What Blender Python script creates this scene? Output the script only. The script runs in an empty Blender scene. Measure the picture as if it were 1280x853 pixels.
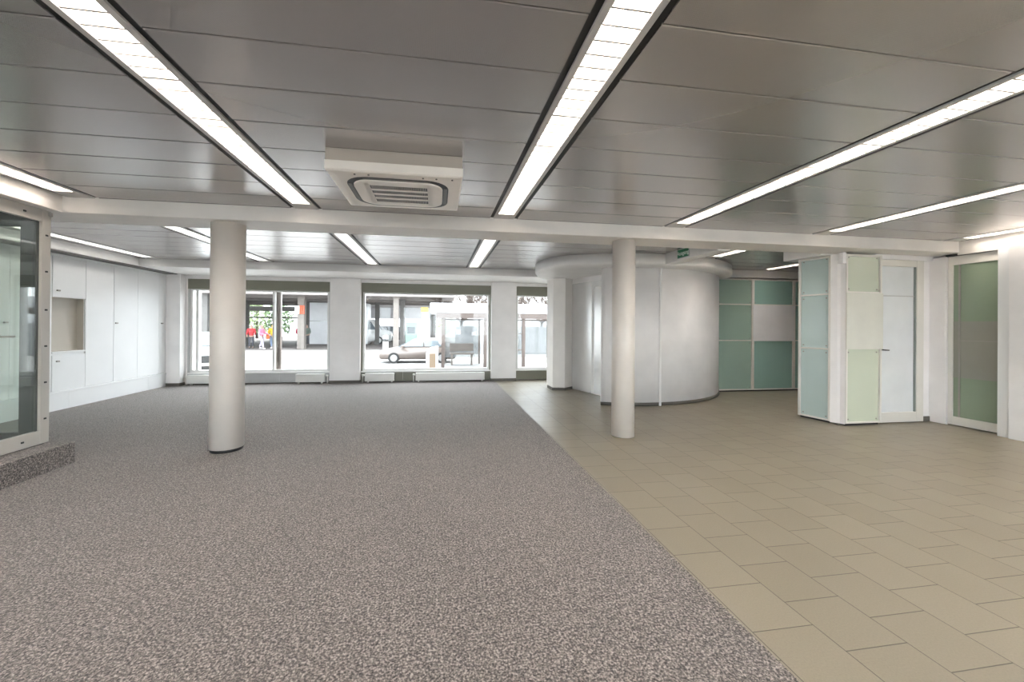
import bpy, bmesh, math, random
from mathutils import Vector, Matrix
random.seed(7)
C = bpy.context.scene.collection
PI = math.pi

# ------------------------------------------------------------------ materials
def new_mat(name):
    m = bpy.data.materials.new(name); m.use_nodes = True
    nt = m.node_tree; nt.nodes.clear()
    out = nt.nodes.new('ShaderNodeOutputMaterial')
    return m, nt, out

def N(nt, t, **kw):
    n = nt.nodes.new(t)
    for k, v in kw.items():
        if k.startswith('i_'): n.inputs[k[2:].replace('_', ' ')].default_value = v
        else: setattr(n, k, v)
    return n

def paint(name, col, rough=0.5, metal=0.0, var=0.04, scale=3.0, bump=0.0, bscale=200.0, coat=0.0, spec=0.5):
    m, nt, out = new_mat(name)
    b = N(nt, 'ShaderNodeBsdfPrincipled')
    b.inputs['Roughness'].default_value = rough
    b.inputs['Metallic'].default_value = metal
    b.inputs['Coat Weight'].default_value = coat
    b.inputs['Specular IOR Level'].default_value = spec
    tc = N(nt, 'ShaderNodeTexCoord')
    no = N(nt, 'ShaderNodeTexNoise'); no.inputs['Scale'].default_value = scale; no.inputs['Detail'].default_value = 4
    nt.links.new(tc.outputs['Object'], no.inputs['Vector'])
    r = N(nt, 'ShaderNodeValToRGB')
    r.color_ramp.elements[0].position = .3; r.color_ramp.elements[1].position = .7
    r.color_ramp.elements[0].color = tuple(max(0, c * (1 - var)) for c in col) + (1,)
    r.color_ramp.elements[1].color = tuple(min(1, c * (1 + var)) for c in col) + (1,)
    nt.links.new(no.outputs['Fac'], r.inputs['Fac'])
    nt.links.new(r.outputs['Color'], b.inputs['Base Color'])
    if bump:
        n2 = N(nt, 'ShaderNodeTexNoise'); n2.inputs['Scale'].default_value = bscale
        nt.links.new(tc.outputs['Object'], n2.inputs['Vector'])
        bp = N(nt, 'ShaderNodeBump'); bp.inputs['Strength'].default_value = bump; bp.inputs['Distance'].default_value = .003
        nt.links.new(n2.outputs['Fac'], bp.inputs['Height']); nt.links.new(bp.outputs['Normal'], b.inputs['Normal'])
    nt.links.new(b.outputs['BSDF'], out.inputs['Surface'])
    return m

def glow(name, col, strength):
    m, nt, out = new_mat(name)
    e = N(nt, 'ShaderNodeEmission'); e.inputs['Color'].default_value = col + (1,); e.inputs['Strength'].default_value = strength
    nt.links.new(e.outputs['Emission'], out.inputs['Surface'])
    return m

def glass(name, tint, haze=0.0, hazecol=(.5, .6, .55), ior=1.5, rough=0.0):
    """thin clear pane: tinted see-through + mirror by Fresnel, optional milky share"""
    m, nt, out = new_mat(name)
    t = N(nt, 'ShaderNodeBsdfTransparent'); t.inputs['Color'].default_value = tint + (1,)
    g = N(nt, 'ShaderNodeBsdfGlossy'); g.inputs['Roughness'].default_value = rough
    f = N(nt, 'ShaderNodeFresnel')
    gm = N(nt, 'ShaderNodeNewGeometry'); mr = N(nt, 'ShaderNodeMapRange')   # same mirror strength on both faces of the pane
    mr.inputs['To Min'].default_value = ior; mr.inputs['To Max'].default_value = 1 / ior
    nt.links.new(gm.outputs['Backfacing'], mr.inputs['Value']); nt.links.new(mr.outputs['Result'], f.inputs['IOR'])
    body = t.outputs['BSDF']
    if haze:
        d = N(nt, 'ShaderNodeBsdfDiffuse'); d.inputs['Color'].default_value = hazecol + (1,)
        mx = N(nt, 'ShaderNodeMixShader'); mx.inputs['Fac'].default_value = haze
        nt.links.new(body, mx.inputs[1]); nt.links.new(d.outputs['BSDF'], mx.inputs[2]); body = mx.outputs['Shader']
    m2 = N(nt, 'ShaderNodeMixShader')
    nt.links.new(f.outputs['Fac'], m2.inputs['Fac']); nt.links.new(body, m2.inputs[1]); nt.links.new(g.outputs['BSDF'], m2.inputs[2])
    nt.links.new(m2.outputs['Shader'], out.inputs['Surface'])
    return m

def carpet_mat():
    m, nt, out = new_mat('carpet_loop')
    b = N(nt, 'ShaderNodeBsdfPrincipled'); b.inputs['Roughness'].default_value = .95; b.inputs['Specular IOR Level'].default_value = .15
    b.inputs['Sheen Weight'].default_value = .22; b.inputs['Sheen Roughness'].default_value = .6
    tc = N(nt, 'ShaderNodeTexCoord')
    n1 = N(nt, 'ShaderNodeTexNoise'); n1.inputs['Scale'].default_value = 95; n1.inputs['Detail'].default_value = 5; n1.inputs['Roughness'].default_value = .75
    n2 = N(nt, 'ShaderNodeTexNoise'); n2.inputs['Scale'].default_value = 2.0; n2.inputs['Detail'].default_value = 3
    n3 = N(nt, 'ShaderNodeTexVoronoi'); n3.inputs['Scale'].default_value = 150
    for n in (n1, n2, n3): nt.links.new(tc.outputs['Object'], n.inputs['Vector'])
    r = N(nt, 'ShaderNodeValToRGB'); e = r.color_ramp.elements
    e[0].position = .39; e[0].color = (.020, .017, .016, 1)
    e[1].position = .63; e[1].color = (.44, .385, .355, 1)
    k = r.color_ramp.elements.new(.5); k.color = (.128, .110, .101, 1)
    nt.links.new(n1.outputs['Fac'], r.inputs['Fac'])
    mx = N(nt, 'ShaderNodeMixRGB', blend_type='MULTIPLY'); mx.inputs['Fac'].default_value = .35
    r2 = N(nt, 'ShaderNodeValToRGB'); r2.color_ramp.elements[0].color = (.8, .78, .76, 1); r2.color_ramp.elements[1].color = (1.1, 1.08, 1.06, 1)
    nt.links.new(n2.outputs['Fac'], r2.inputs['Fac'])
    nt.links.new(r.outputs['Color'], mx.inputs['Color1']); nt.links.new(r2.outputs['Color'], mx.inputs['Color2'])
    nt.links.new(mx.outputs['Color'], b.inputs['Base Color'])
    bp = N(nt, 'ShaderNodeBump'); bp.inputs['Strength'].default_value = .5; bp.inputs['Distance'].default_value = .006
    nt.links.new(n3.outputs['Distance'], bp.inputs['Height']); nt.links.new(bp.outputs['Normal'], b.inputs['Normal'])
    nt.links.new(b.outputs['BSDF'], out.inputs['Surface'])
    return m

def tile_mat():
    m, nt, out = new_mat('stoneware_tiles')
    b = N(nt, 'ShaderNodeBsdfPrincipled')
    tc = N(nt, 'ShaderNodeTexCoord')
    mp = N(nt, 'ShaderNodeMapping'); mp.vector_type = 'POINT'
    mp.inputs['Rotation'].default_value = (0, 0, -PI / 2)          # rows run along the room's depth
    mp.inputs['Location'].default_value = (-1.55 + .295 * 6, 1.42, 0)
    nt.links.new(tc.outputs['Object'], mp.inputs['Vector'])
    br = N(nt, 'ShaderNodeTexBrick'); br.offset = .5; br.offset_frequency = 2
    br.inputs['Scale'].default_value = 1; br.inputs['Brick Width'].default_value = .295; br.inputs['Row Height'].default_value = .315
    br.inputs['Mortar Size'].default_value = .0028; br.inputs['Mortar Smooth'].default_value = .3; br.inputs['Bias'].default_value = 0
    br.inputs['Color1'].default_value = (.232, .203, .153, 1); br.inputs['Color2'].default_value = (.255, .224, .170, 1)
    br.inputs['Mortar'].default_value = (.085, .072, .055, 1)
    nt.links.new(mp.outputs['Vector'], br.inputs['Vector'])
    n1 = N(nt, 'ShaderNodeTexNoise'); n1.inputs['Scale'].default_value = 130; n1.inputs['Detail'].default_value = 4
    n2 = N(nt, 'ShaderNodeTexNoise'); n2.inputs['Scale'].default_value = 1.3; n2.inputs['Detail'].default_value = 3
    for n in (n1, n2): nt.links.new(tc.outputs['Object'], n.inputs['Vector'])
    r1 = N(nt, 'ShaderNodeValToRGB'); r1.color_ramp.elements[0].color = (.82, .82, .82, 1); r1.color_ramp.elements[1].color = (1.16, 1.16, 1.16, 1)
    nt.links.new(n1.outputs['Fac'], r1.inputs['Fac'])
    mx = N(nt, 'ShaderNodeMixRGB', blend_type='MULTIPLY'); mx.inputs['Fac'].default_value = 1
    nt.links.new(br.outputs['Color'], mx.inputs['Color1']); nt.links.new(r1.outputs['Color'], mx.inputs['Color2'])
    nt.links.new(mx.outputs['Color'], b.inputs['Base Color'])
    rr = N(nt, 'ShaderNodeMapRange'); rr.inputs['To Min'].default_value = .34; rr.inputs['To Max'].default_value = .5
    nt.links.new(n2.outputs['Fac'], rr.inputs['Value']); nt.links.new(rr.outputs['Result'], b.inputs['Roughness'])
    b.inputs['Specular IOR Level'].default_value = .5
    inv = N(nt, 'ShaderNodeMath', operation='SUBTRACT'); inv.inputs[0].default_value = 1
    nt.links.new(br.outputs['Fac'], inv.inputs[1])
    bp = N(nt, 'ShaderNodeBump'); bp.inputs['Strength'].default_value = .5; bp.inputs['Distance'].default_value = .002
    nt.links.new(inv.outputs['Value'], bp.inputs['Height'])
    nt.links.new(bp.outputs['Normal'], b.inputs['Normal'])
    nt.links.new(b.outputs['BSDF'], out.inputs['Surface'])
    return m

def ceiling_mat():
    m, nt, out = new_mat('perforated_metal_planks')
    b = N(nt, 'ShaderNodeBsdfPrincipled'); b.inputs['Metallic'].default_value = .7; b.inputs['Roughness'].default_value = .27
    tc = N(nt, 'ShaderNodeTexCoord')
    no = N(nt, 'ShaderNodeTexNoise'); no.inputs['Scale'].default_value = 1.2; no.inputs['Detail'].default_value = 3
    nt.links.new(tc.outputs['Object'], no.inputs['Vector'])
    r = N(nt, 'ShaderNodeValToRGB'); r.color_ramp.elements[0].color = (.50, .48, .475, 1); r.color_ramp.elements[1].color = (.57, .55, .545, 1)
    nt.links.new(no.outputs['Fac'], r.inputs['Fac'])
    vo = N(nt, 'ShaderNodeTexVoronoi'); vo.inputs['Scale'].default_value = 160; vo.inputs['Randomness'].default_value = 0
    nt.links.new(tc.outputs['Object'], vo.inputs['Vector'])
    r2 = N(nt, 'ShaderNodeValToRGB'); r2.color_ramp.elements[0].position = .12; r2.color_ramp.elements[1].position = .3
    r2.color_ramp.elements[0].color = (.5, .5, .5, 1); r2.color_ramp.elements[1].color = (1, 1, 1, 1)
    nt.links.new(vo.outputs['Distance'], r2.inputs['Fac'])
    mx = N(nt, 'ShaderNodeMixRGB', blend_type='MULTIPLY'); mx.inputs['Fac'].default_value = .5
    nt.links.new(r.outputs['Color'], mx.inputs['Color1']); nt.links.new(r2.outputs['Color'], mx.inputs['Color2'])
    nt.links.new(mx.outputs['Color'], b.inputs['Base Color'])
    nt.links.new(b.outputs['BSDF'], out.inputs['Surface'])
    return m

M = dict(
    carpet=carpet_mat(), tile=tile_mat(), ceil=ceiling_mat(),
    white=paint('white_wall_paint', (.87, .845, .835), .55, bump=.08, bscale=120),
    beam=paint('beam_paint', (.83, .795, .755), .5),
    colpaint=paint('column_paint', (.74, .685, .63), .38, bump=.05, bscale=60),
    soffit=paint('soffit_paint', (.85, .835, .82), .55),
    cab=paint('white_laminate', (.82, .82, .82), .35, var=.015),
    gap=paint('shadow_gap', (.16, .155, .15), .8),
    niche=paint('greige_laminate', (.50, .455, .39), .5),
    knob=paint('knob_metal', (.33, .31, .28), .35, metal=.8),
    black=paint('black_plastic', (.018, .018, .018), .5),
    dark=paint('dark_baseboard', (.11, .10, .085), .55),
    olive=paint('olive_metal', (.205, .20, .155), .5),
    greypanel=paint('grey_lacquered_panel', (.50, .50, .50), .45),
    winframe=paint('window_frame_white', (.80, .79, .77), .4),
    mull=paint('mullion_backlit_brown', (.24, .20, .18), .4),  # backlit shading of the mullion put into the brown
    radiator=paint('radiator_enamel', (.78, .765, .735), .35),
    winglass=glass('clear_window_glass', (.93, .945, .94), ior=1.4),
    boothglass=glass('booth_glass', (.93, .965, .94), ior=1.7),
    doorglass=glass('door_glass', (.62, .74, .66), haze=.72, hazecol=(.36, .44, .32), ior=1.5, rough=.03),
    doorfrost=paint('frosted_band', (.27, .265, .225), .3, spec=.4),
    booth=paint('booth_frame_enamel', (.47, .445, .405), .4),
    boothdark=paint('booth_dark_stile', (.10, .105, .10), .15),
    flange=paint('light_flange_enamel', (.60, .59, .575), .4),
    trough=paint('light_trough_white', (.9, .89, .87), .4),
    louvre=paint('light_louvre', (.34, .315, .285), .3),
    louvrewhite=paint('light_louvre_white', (.80, .80, .79), .35),
    lamp=glow('lamp_tube_lit', (1.0, .925, .86), 15.5),
    lampdim=glow('lamp_tube_far', (1.0, .98, .96), 5.0),
    ac=paint('air_unit_plastic', (.88, .82, .745), .4),
    acbox=paint('air_unit_spacer_shaded', (.47, .415, .355), .5),  # brown carries the shade on the spacer's sides
    acgrey=paint('air_unit_vane', (.085, .073, .06), .4),
    steel=paint('door_lacquer_grey', (.78, .775, .765), .22, metal=.25),
    skyglass=paint('frosted_glass_teal_dim', (.35, .475, .405), .22, coat=.25, var=.05, scale=.8),  # dim back zone put into the colour; front panes use lighter copies
    skyglass2=paint('frosted_glass_deep_teal_dim', (.30, .475, .43), .22, coat=.25, var=.05, scale=.8),  # back pane, dimness of its zone likewise in the colour
    litblueglass=paint('frosted_glass_lit_bluish', (.47, .58, .565), .24, coat=.2, var=.04, scale=.8),  # copy for better lit panes, bluish reflection put into the colour
    litlimeglass=paint('frosted_glass_lit_greenish', (.59, .64, .52), .24, coat=.2, var=.04, scale=.8),  # stronger light and greenish reflection put into the pane colour
    milk=paint('frosted_glass_milk', (.72, .72, .65), .26, coat=.2),
    whiteglass=paint('frosted_glass_white', (.78, .80, .815), .2, coat=.3),
    edgeshade=paint('door_recess_shade', (.26, .29, .27), .5),  # shade of the door recess as a grey green colour
    alu=paint('shelf_frame', (.74, .715, .665), .4),
    green=paint('sign_green', (.03, .22, .11), .4),
    signwhite=paint('sign_lettering', (.80, .95, .86), .4),
    # outside
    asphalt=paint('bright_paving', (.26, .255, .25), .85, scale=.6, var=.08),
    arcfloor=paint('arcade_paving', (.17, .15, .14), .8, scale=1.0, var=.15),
    kerb=paint('kerb_stone', (.6, .58, .55), .8),
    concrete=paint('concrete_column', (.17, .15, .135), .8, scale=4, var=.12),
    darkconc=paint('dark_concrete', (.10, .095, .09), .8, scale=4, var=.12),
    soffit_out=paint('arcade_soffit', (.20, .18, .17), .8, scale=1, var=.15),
    fascia=paint('canopy_fascia', (.62, .62, .64), .5),
    panelwhite=paint('white_wall_panels', (.75, .75, .77), .6),
    brown=paint('shelter_brown', (.11, .085, .075), .5),
    shelterglass=glass('shelter_glass', (.8, .82, .82), haze=.35, hazecol=(.30, .31, .32), ior=1.45),
    stone=paint('rendered_wall', (.26, .26, .265), .8, scale=2, var=.15),
    carwhite=paint('car_paint_white', (.8, .8, .8), .2, coat=.6),
    carbeige=paint('car_paint_greige', (.16, .13, .115), .3, coat=.3),
    cardark=paint('car_paint_dark', (.05, .055, .06), .25, coat=.5),
    carglass=paint('car_glass', (.16, .19, .21), .08),
    tyre=paint('tyre_rubber', (.03, .03, .03), .8),
    hub=paint('wheel_hub', (.5, .5, .5), .3, metal=.8),
    headlamp=paint('head_lamp', (.75, .75, .78), .1, coat=.5),
    bark=paint('bark', (.09, .07, .06), .9, scale=20, var=.2),
    leaf=paint('leaf_green', (.07, .12, .045), .6, scale=6, var=.5),
    leafpale=paint('leaf_pale', (.20, .26, .13), .6, scale=6, var=.4),
    skin=paint('skin', (.36, .23, .17), .5), hairbrown=paint('hair_brown', (.08, .05, .035), .6), hairfair=paint('hair_fair', (.5, .36, .2), .6),
    red=paint('jacket_red', (.42, .02, .025), .7), pink=paint('jacket_pink', (.55, .17, .27), .7), yellow=paint('jacket_yellow', (.55, .32, .012), .7),
    coatwhite=paint('coat_white', (.8, .78, .82), .7), burgundy=paint('jacket_burgundy', (.32, .02, .05), .7), moss=paint('jacket_moss', (.10, .13, .11), .7),
    jeans=paint('jeans', (.13, .17, .24), .8), trouserlight=paint('trousers_lilac', (.42, .38, .47), .8), trouserdark=paint('trousers_dark', (.05, .05, .06), .8),
    shoe=paint('shoe_white', (.8, .8, .8), .6), shoedark=paint('shoe_dark', (.04, .04, .04), .6), bagorange=paint('bag_orange', (.5, .1, .015), .6),
    totemyellow=paint('totem_yellow', (.85, .66, .05), .5), orange=paint('sign_orange', (.6, .10, .04), .5), tan=paint('bin_tan', (.26, .19, .13), .6),
    mint=paint('kiosk_mint', (.42, .58, .50), .6),
)

# ------------------------------------------------------------------ mesh helpers
class MB:
    def __init__(s): s.bm = bmesh.new()
    def box(s, x0, x1, y0, y1, z0, z1, bev=0.0, rot=None, piv=None):
        t = bmesh.new()
        bmesh.ops.create_cube(t, size=1)
        for v in t.verts:
            v.co = Vector(((x0 + x1) / 2 + v.co.x * (x1 - x0), (y0 + y1) / 2 + v.co.y * (y1 - y0), (z0 + z1) / 2 + v.co.z * (z1 - z0)))
        if bev: bmesh.ops.bevel(t, geom=t.edges[:], offset=bev, segments=2, profile=.6, affect='EDGES')
        if rot:
            p = Vector(piv) if piv else Vector(((x0 + x1) / 2, (y0 + y1) / 2, (z0 + z1) / 2))
            for v in t.verts: v.co = rot @ (v.co - p) + p
        return s.merge(t)
    def merge(s, t):
        me = bpy.data.meshes.new('tmp'); t.to_mesh(me); t.free(); s.bm.from_mesh(me); bpy.data.meshes.remove(me); return s
    def bar(s, a, b, w, z0, z1, side=0, bev=0.0):
        """upright wall-like slab along the plan line a-b; side -1/0/1 puts the thickness left / centred / right of the line"""
        a = Vector(a); b = Vector(b); d = (b - a).normalized(); n = Vector((d.y, -d.x))
        o0 = n * (0 if side == 1 else (-w if side == -1 else -w / 2)); o1 = n * (w if side == 1 else (0 if side == -1 else w / 2))
        return s.prism([a + o0, b + o0, b + o1, a + o1], z0, z1, bev)
    def prism(s, poly, z0, z1, bev=0.0):
        t = bmesh.new()
        lo = [t.verts.new((p[0], p[1], z0)) for p in poly]; hi = [t.verts.new((p[0], p[1], z1)) for p in poly]
        n = len(poly)
        t.faces.new(lo[::-1]); t.faces.new(hi)
        for i in range(n): t.faces.new((lo[i], lo[(i + 1) % n], hi[(i + 1) % n], hi[i]))
        bmesh.ops.recalc_face_normals(t, faces=t.faces[:])
        if bev: bmesh.ops.bevel(t, geom=t.edges[:], offset=bev, segments=2, profile=.6, affect='EDGES')
        return s.merge(t)
    def cyl(s, p0, p1, r, r2=None, n=16, cap=True):
        p0 = Vector(p0); p1 = Vector(p1); r2 = r if r2 is None else r2
        d = (p1 - p0); q = d.to_track_quat('Z', 'Y'); t = bmesh.new()
        a = []; b = []
        for i in range(n):
            c = Vector((math.cos(2 * PI * i / n), math.sin(2 * PI * i / n), 0))
            a.append(t.verts.new(p0 + q @ (c * r))); b.append(t.verts.new(p1 + q @ (c * r2)))
        for i in range(n):
            f = t.faces.new((a[i], a[(i + 1) % n], b[(i + 1) % n], b[i])); f.smooth = True
        if cap: t.faces.new(a[::-1]); t.faces.new(b)
        return s.merge(t)
    def lathe(s, prof, cx, cy, n=48):
        t = bmesh.new(); rings = []
        for r, z in prof:
            rings.append([t.verts.new((cx + r * math.cos(2 * PI * i / n), cy + r * math.sin(2 * PI * i / n), z)) for i in range(n)])
        for k in range(len(rings) - 1):
            for i in range(n):
                f = t.faces.new((rings[k][i], rings[k][(i + 1) % n], rings[k + 1][(i + 1) % n], rings[k + 1][i])); f.smooth = True
        t.faces.new(rings[0][::-1]); t.faces.new(rings[-1])
        return s.merge(t)
    def build(s, name, mat, parent=None, local=False):
        me = bpy.data.meshes.new(name)
        if parent is not None and not local:
            w = Vector(world_loc(parent))
            for v in s.bm.verts: v.co -= w
        s.bm.to_mesh(me); s.bm.free()
        o = bpy.data.objects.new(name, me); me.materials.append(mat); C.objects.link(o)
        if parent is not None: o.parent = parent
        return o

def frame_x(mb, x0, x1, y0, y1, z0, z1, l, r, b, t, bev=.003):
    """rectangular frame in an x-z plane: full-height stiles, rails between them"""
    mb.box(x0, x0 + l, y0, y1, z0, z1, bev); mb.box(x1 - r, x1, y0, y1, z0, z1, bev)
    if b: mb.box(x0 + l, x1 - r, y0 + .001, y1 - .001, z0, z0 + b, bev)
    if t: mb.box(x0 + l, x1 - r, y0 + .001, y1 - .001, z1 - t, z1, bev)
    return mb
def frame_y(mb, x0, x1, y0, y1, z0, z1, l, r, b, t, bev=.003):
    mb.box(x0, x1, y0, y0 + l, z0, z1, bev); mb.box(x0, x1, y1 - r, y1, z0, z1, bev)
    if b: mb.box(x0 + .001, x1 - .001, y0 + l, y1 - r, z0, z0 + b, bev)
    if t: mb.box(x0 + .001, x1 - .001, y0 + l, y1 - r, z1 - t, z1, bev)
    return mb

def world_loc(o):
    v = Vector((0, 0, 0))
    while o is not None: v += o.location; o = o.parent
    return v

def tag(o, label=None, cat=None, group=None, kind=None):
    if label: o['label'] = label
    if cat: o['category'] = cat
    if group: o['group'] = group
    if kind: o['kind'] = kind
    return o

def thing(name, label, cat, loc=(0, 0, 0), group=None, rz=0.0):
    o = bpy.data.objects.new(name, None); C.objects.link(o); o.location = loc; o.rotation_euler.z = rz; o.empty_display_size = .1
    return tag(o, label, cat, group)

def struct(name, mb, mat, label=None):
    o = mb.build(name, mat); o['kind'] = 'structure'
    if label: o['label'] = label
    return o

# ------------------------------------------------------------------ camera (fitted to the photograph's vanishing lines)
F_PX, YAW, PITCH, ROLL, PX, PY, EYE = 481.4386, .1513849, .0023092, -.0076046, 620.591, 406.303, 1.38
fw = Vector((math.sin(YAW), math.cos(YAW), 0)); rt = Vector((math.cos(YAW), -math.sin(YAW), 0)); up = Vector((0, 0, 1))
fw, up = fw * math.cos(PITCH) + up * math.sin(PITCH), up * math.cos(PITCH) - fw * math.sin(PITCH)
rt, up = rt * math.cos(ROLL) - up * math.sin(ROLL), up * math.cos(ROLL) + rt * math.sin(ROLL)
cd = bpy.data.cameras.new('camera'); cam = bpy.data.objects.new('camera', cd); C.objects.link(cam)
cam.matrix_world = Matrix(((rt.x, up.x, -fw.x, 0), (rt.y, up.y, -fw.y, 0), (rt.z, up.z, -fw.z, EYE), (0, 0, 0, 1)))
cd.sensor_width = 36; cd.lens = F_PX / 1280 * 36
cd.shift_x = (640 - PX) / 1280; cd.shift_y = (PY - 426.5) / 1280
cd.clip_start = .05; cd.clip_end = 400
bpy.context.scene.camera = cam

# ------------------------------------------------------------------ room shell
CEIL, SOF = 2.62, 2.465
BY0, BY1 = 4.39, 4.83              # cross beam
FY = 9.62                          # window wall
NEAR = -3.2
CARPET_X = 1.405

struct('floor', MB().box(CARPET_X, 9.6, NEAR, 9.9, -.12, 0), M['tile'], 'olive grey stoneware tile floor laid in offset rows')
struct('floor_carpet', MB().box(-6.6, CARPET_X, NEAR, 9.9, -.12, .002), M['carpet'], 'speckled grey brown carpet covering the left of the floor')
struct('ceiling_slab', MB().box(-6.6, 9.6, NEAR, 9.9, 2.80, 2.9), M['gap'])

STRIPS = [-3.50, -1.395, .742, 2.885, 4.99, 7.11]
FSTR = [-5.40, -3.38, -1.32, .74, 2.80]
HW = .145
nceil = [0]
def planks(centres, y0, y1, x0, x1, phase, label):
    xs = [x0] + [v for c in centres for v in (c - HW - .012, c + HW + .012)] + [x1]
    for i in range(0, len(xs), 2):
        a, b = xs[i], xs[i + 1]
        if b - a < .05: continue
        mb = MB()
        k = math.floor((y0 - phase) / .3655)
        y = phase + k * .3655
        while y < y1 - .01:
            p, q = max(y, y0), min(y + .3655, y1)
            if q - p > .02:
                dz = random.uniform(-.0012, .0012)
                t = bmesh.new()
                # a shallow pan: flat face with small rolled edges
                pts = [(p + .0025, CEIL + .02), (p + .003, CEIL + .003), (p + .007, CEIL), (q - .007, CEIL + dz), (q - .003, CEIL + .003 + dz), (q - .0025, CEIL + .02)]
                va = [t.verts.new((a, yy, zz)) for yy, zz in pts]; vb = [t.verts.new((b, yy, zz)) for yy, zz in pts]
                for j in range(5): t.faces.new((va[j], va[j + 1], vb[j + 1], vb[j]))
                t.faces.new(va); t.faces.new(vb[::-1]); t.faces.new((va[5], va[0], vb[0], vb[5]))
                bmesh.ops.recalc_face_normals(t, faces=t.faces[:])
                mb.merge(t)
            y += .3655
        nceil[0] += 1
        struct(f'ceiling_{nceil[0]}', mb, M['ceil'], label)
planks(STRIPS, NEAR, BY0 + .02, -3.66, 7.34, 1.455, 'grey metal ceiling planks with narrow joints between two strip lights')
planks(FSTR[:4], BY1 - .02, 8.32, -5.66, 3.8, 1.455, 'grey metal ceiling planks with narrow joints between two strip lights')
planks([4.80, 6.92], BY1 - .02, 7.42, 3.84, 9.5, 1.455, 'grey metal ceiling planks with narrow joints between two strip lights')

# beams and soffits
bm_ = MB()
bm_.box(-6.5, 7.45, BY0, BY1, SOF, CEIL + .1, .006)
struct('beam', bm_, M['beam'], 'cream painted cross beam carried by the round columns')
struct('soffit_left', MB().box(-6.5, -3.66, NEAR, BY0 + .02, SOF, CEIL + .1, .006), M['beam'])
struct('soffit_right', MB().box(7.27, 9.5, NEAR, BY0 + .02, 2.43, CEIL + .1, .006), M['beam'])
struct('soffit_window', MB().box(-6.5, 3.6, 8.31, FY, 2.47, CEIL + .1, .006), M['soffit'])
struct('soffit_cabinets', MB().box(-6.5, -5.66, BY1, 8.33, 2.475, CEIL + .1, .006), M['soffit'])
struct('trim_1', MB().box(-5.90, -5.66, BY1, FY, 2.455, 2.472), M['gap'])
sbk = struct('bulkhead', MB().box(3.82, 4.02, BY1 - .02, 6.27, SOF - .015, CEIL + .1, .004), M['soffit'], 'white ceiling bulkhead carrying the green exit sign')
struct('bulkhead_block', MB().box(5.48, 6.4, BY1 - .02, 5.42, SOF - .02, CEIL + .1, .004), M['soffit'])

# walls
struct('wall_left', MB().box(-6.6, -6.45, NEAR, 9.9, 0, 2.8), M['white'])
wn = MB(); wn.box(-6.6, 9.6, NEAR - .15, NEAR, 0, .35); wn.box(-6.6, 9.6, NEAR - .15, NEAR, 2.45, 2.8)
for xa, xb in ((-6.6, -6.0), (-2.6, -2.0), (1.4, 2.0), (6.6, 9.6)): wn.box(xa, xb, NEAR - .15, NEAR, .35, 2.45)
struct('wall_near', wn, M['white'])
for k_, (xa, xb) in enumerate(((-6.0, -2.6), (-2.0, 1.4), (2.0, 6.6))):
    wf = MB()
    for u0, u1, v0, v1 in ((xa, xb, .35, .41), (xa, xb, 2.39, 2.45), (xa, xa + .06, .35, 2.45), (xb - .06, xb, .35, 2.45), ((xa + xb) / 2 - .03, (xa + xb) / 2 + .03, .35, 2.45)): wf.box(u0, u1, NEAR - .11, NEAR - .04, v0, v1, .004)
    wr_ = struct(f'window_{k_ + 4}', wf, M['winframe'])
    MB().box(xa + .05, xb - .05, NEAR - .08, NEAR - .07, .40, 2.40).build('pane', M['winglass'], wr_)
struct('ground_behind', MB().box(-30, 30, -40, NEAR - .15, -.3, -.1), M['asphalt'])
struct('wall_right', MB().box(7.16, 7.32, NEAR, 3.85, 0, 2.5, .002), M['white'], 'white wall at the right edge beside the glass sliding door')
struct('wall_right_return', MB().box(7.13, 7.60, 4.735, 4.85, 0, 2.5).box(7.135, 7.36, 4.735, 4.75, 0, .001), M['white'])
struct('wall_side', MB().box(9.4, 9.6, NEAR, 9.9, 0, 2.8), M['white'])
struct('wall_back_room', MB().box(5.8, 9.6, 7.75, 7.9, 0, 2.8), M['white'])
struct('trim_2', MB().box(5.85, 9.5, 7.39, 7.75, 2.465, CEIL + .1), M['white'])
struct('baseboard_right', MB().box(7.14, 7.60, 4.722, 4.736, 0, .075), M['dark'])
w = MB()
w.box(-6.5, -5.56, FY, FY + .3, 0, 2.8)
w.box(-5.57, 3.0, FY, FY + .3, 2.385, 2.8); w.box(3.0, 9.6, FY, FY + .3, 2.385, 2.8); w.box(4.3, 9.6, FY, FY + .3, 0, 2.4)
struct('wall_far', w, M['white'], 'white wall with the shop windows')
def clad_pillar(name, x0, x1, y0, label):
    mb = MB(); z = .06
    for top in (.745, 1.19, 1.64, 2.08, 2.475):
        mb.box(x0, x1, y0, FY + .28, z, top - .004, .002); z = top
    mb.box(x0 + .006, x1 - .006, y0 + .006, FY + .28, .03, 2.47)
    struct(name, mb, M['white'], label)
clad_pillar('pillar_1', -2.50, -1.815, 9.50, 'white clad pillar between the first and second shop windows')
clad_pillar('pillar_2', 1.32, 1.955, 9.50, 'white clad pillar between the second and third shop windows')
struct('pillar_3', MB().box(-5.98, -5.60, 9.42, FY + .1, .06, 2.475, .004), M['white'], 'white pillar between the cabinet wall and the first window')
struct('baseboard_far', MB().box(-2.505, -1.81, 9.488, 9.6, 0, .065, .002).box(1.315, 1.96, 9.488, 9.6, 0, .065, .002).box(-5.90, -5.595, 9.41, 9.6, 0, .065, .002), M['dark'])

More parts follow.
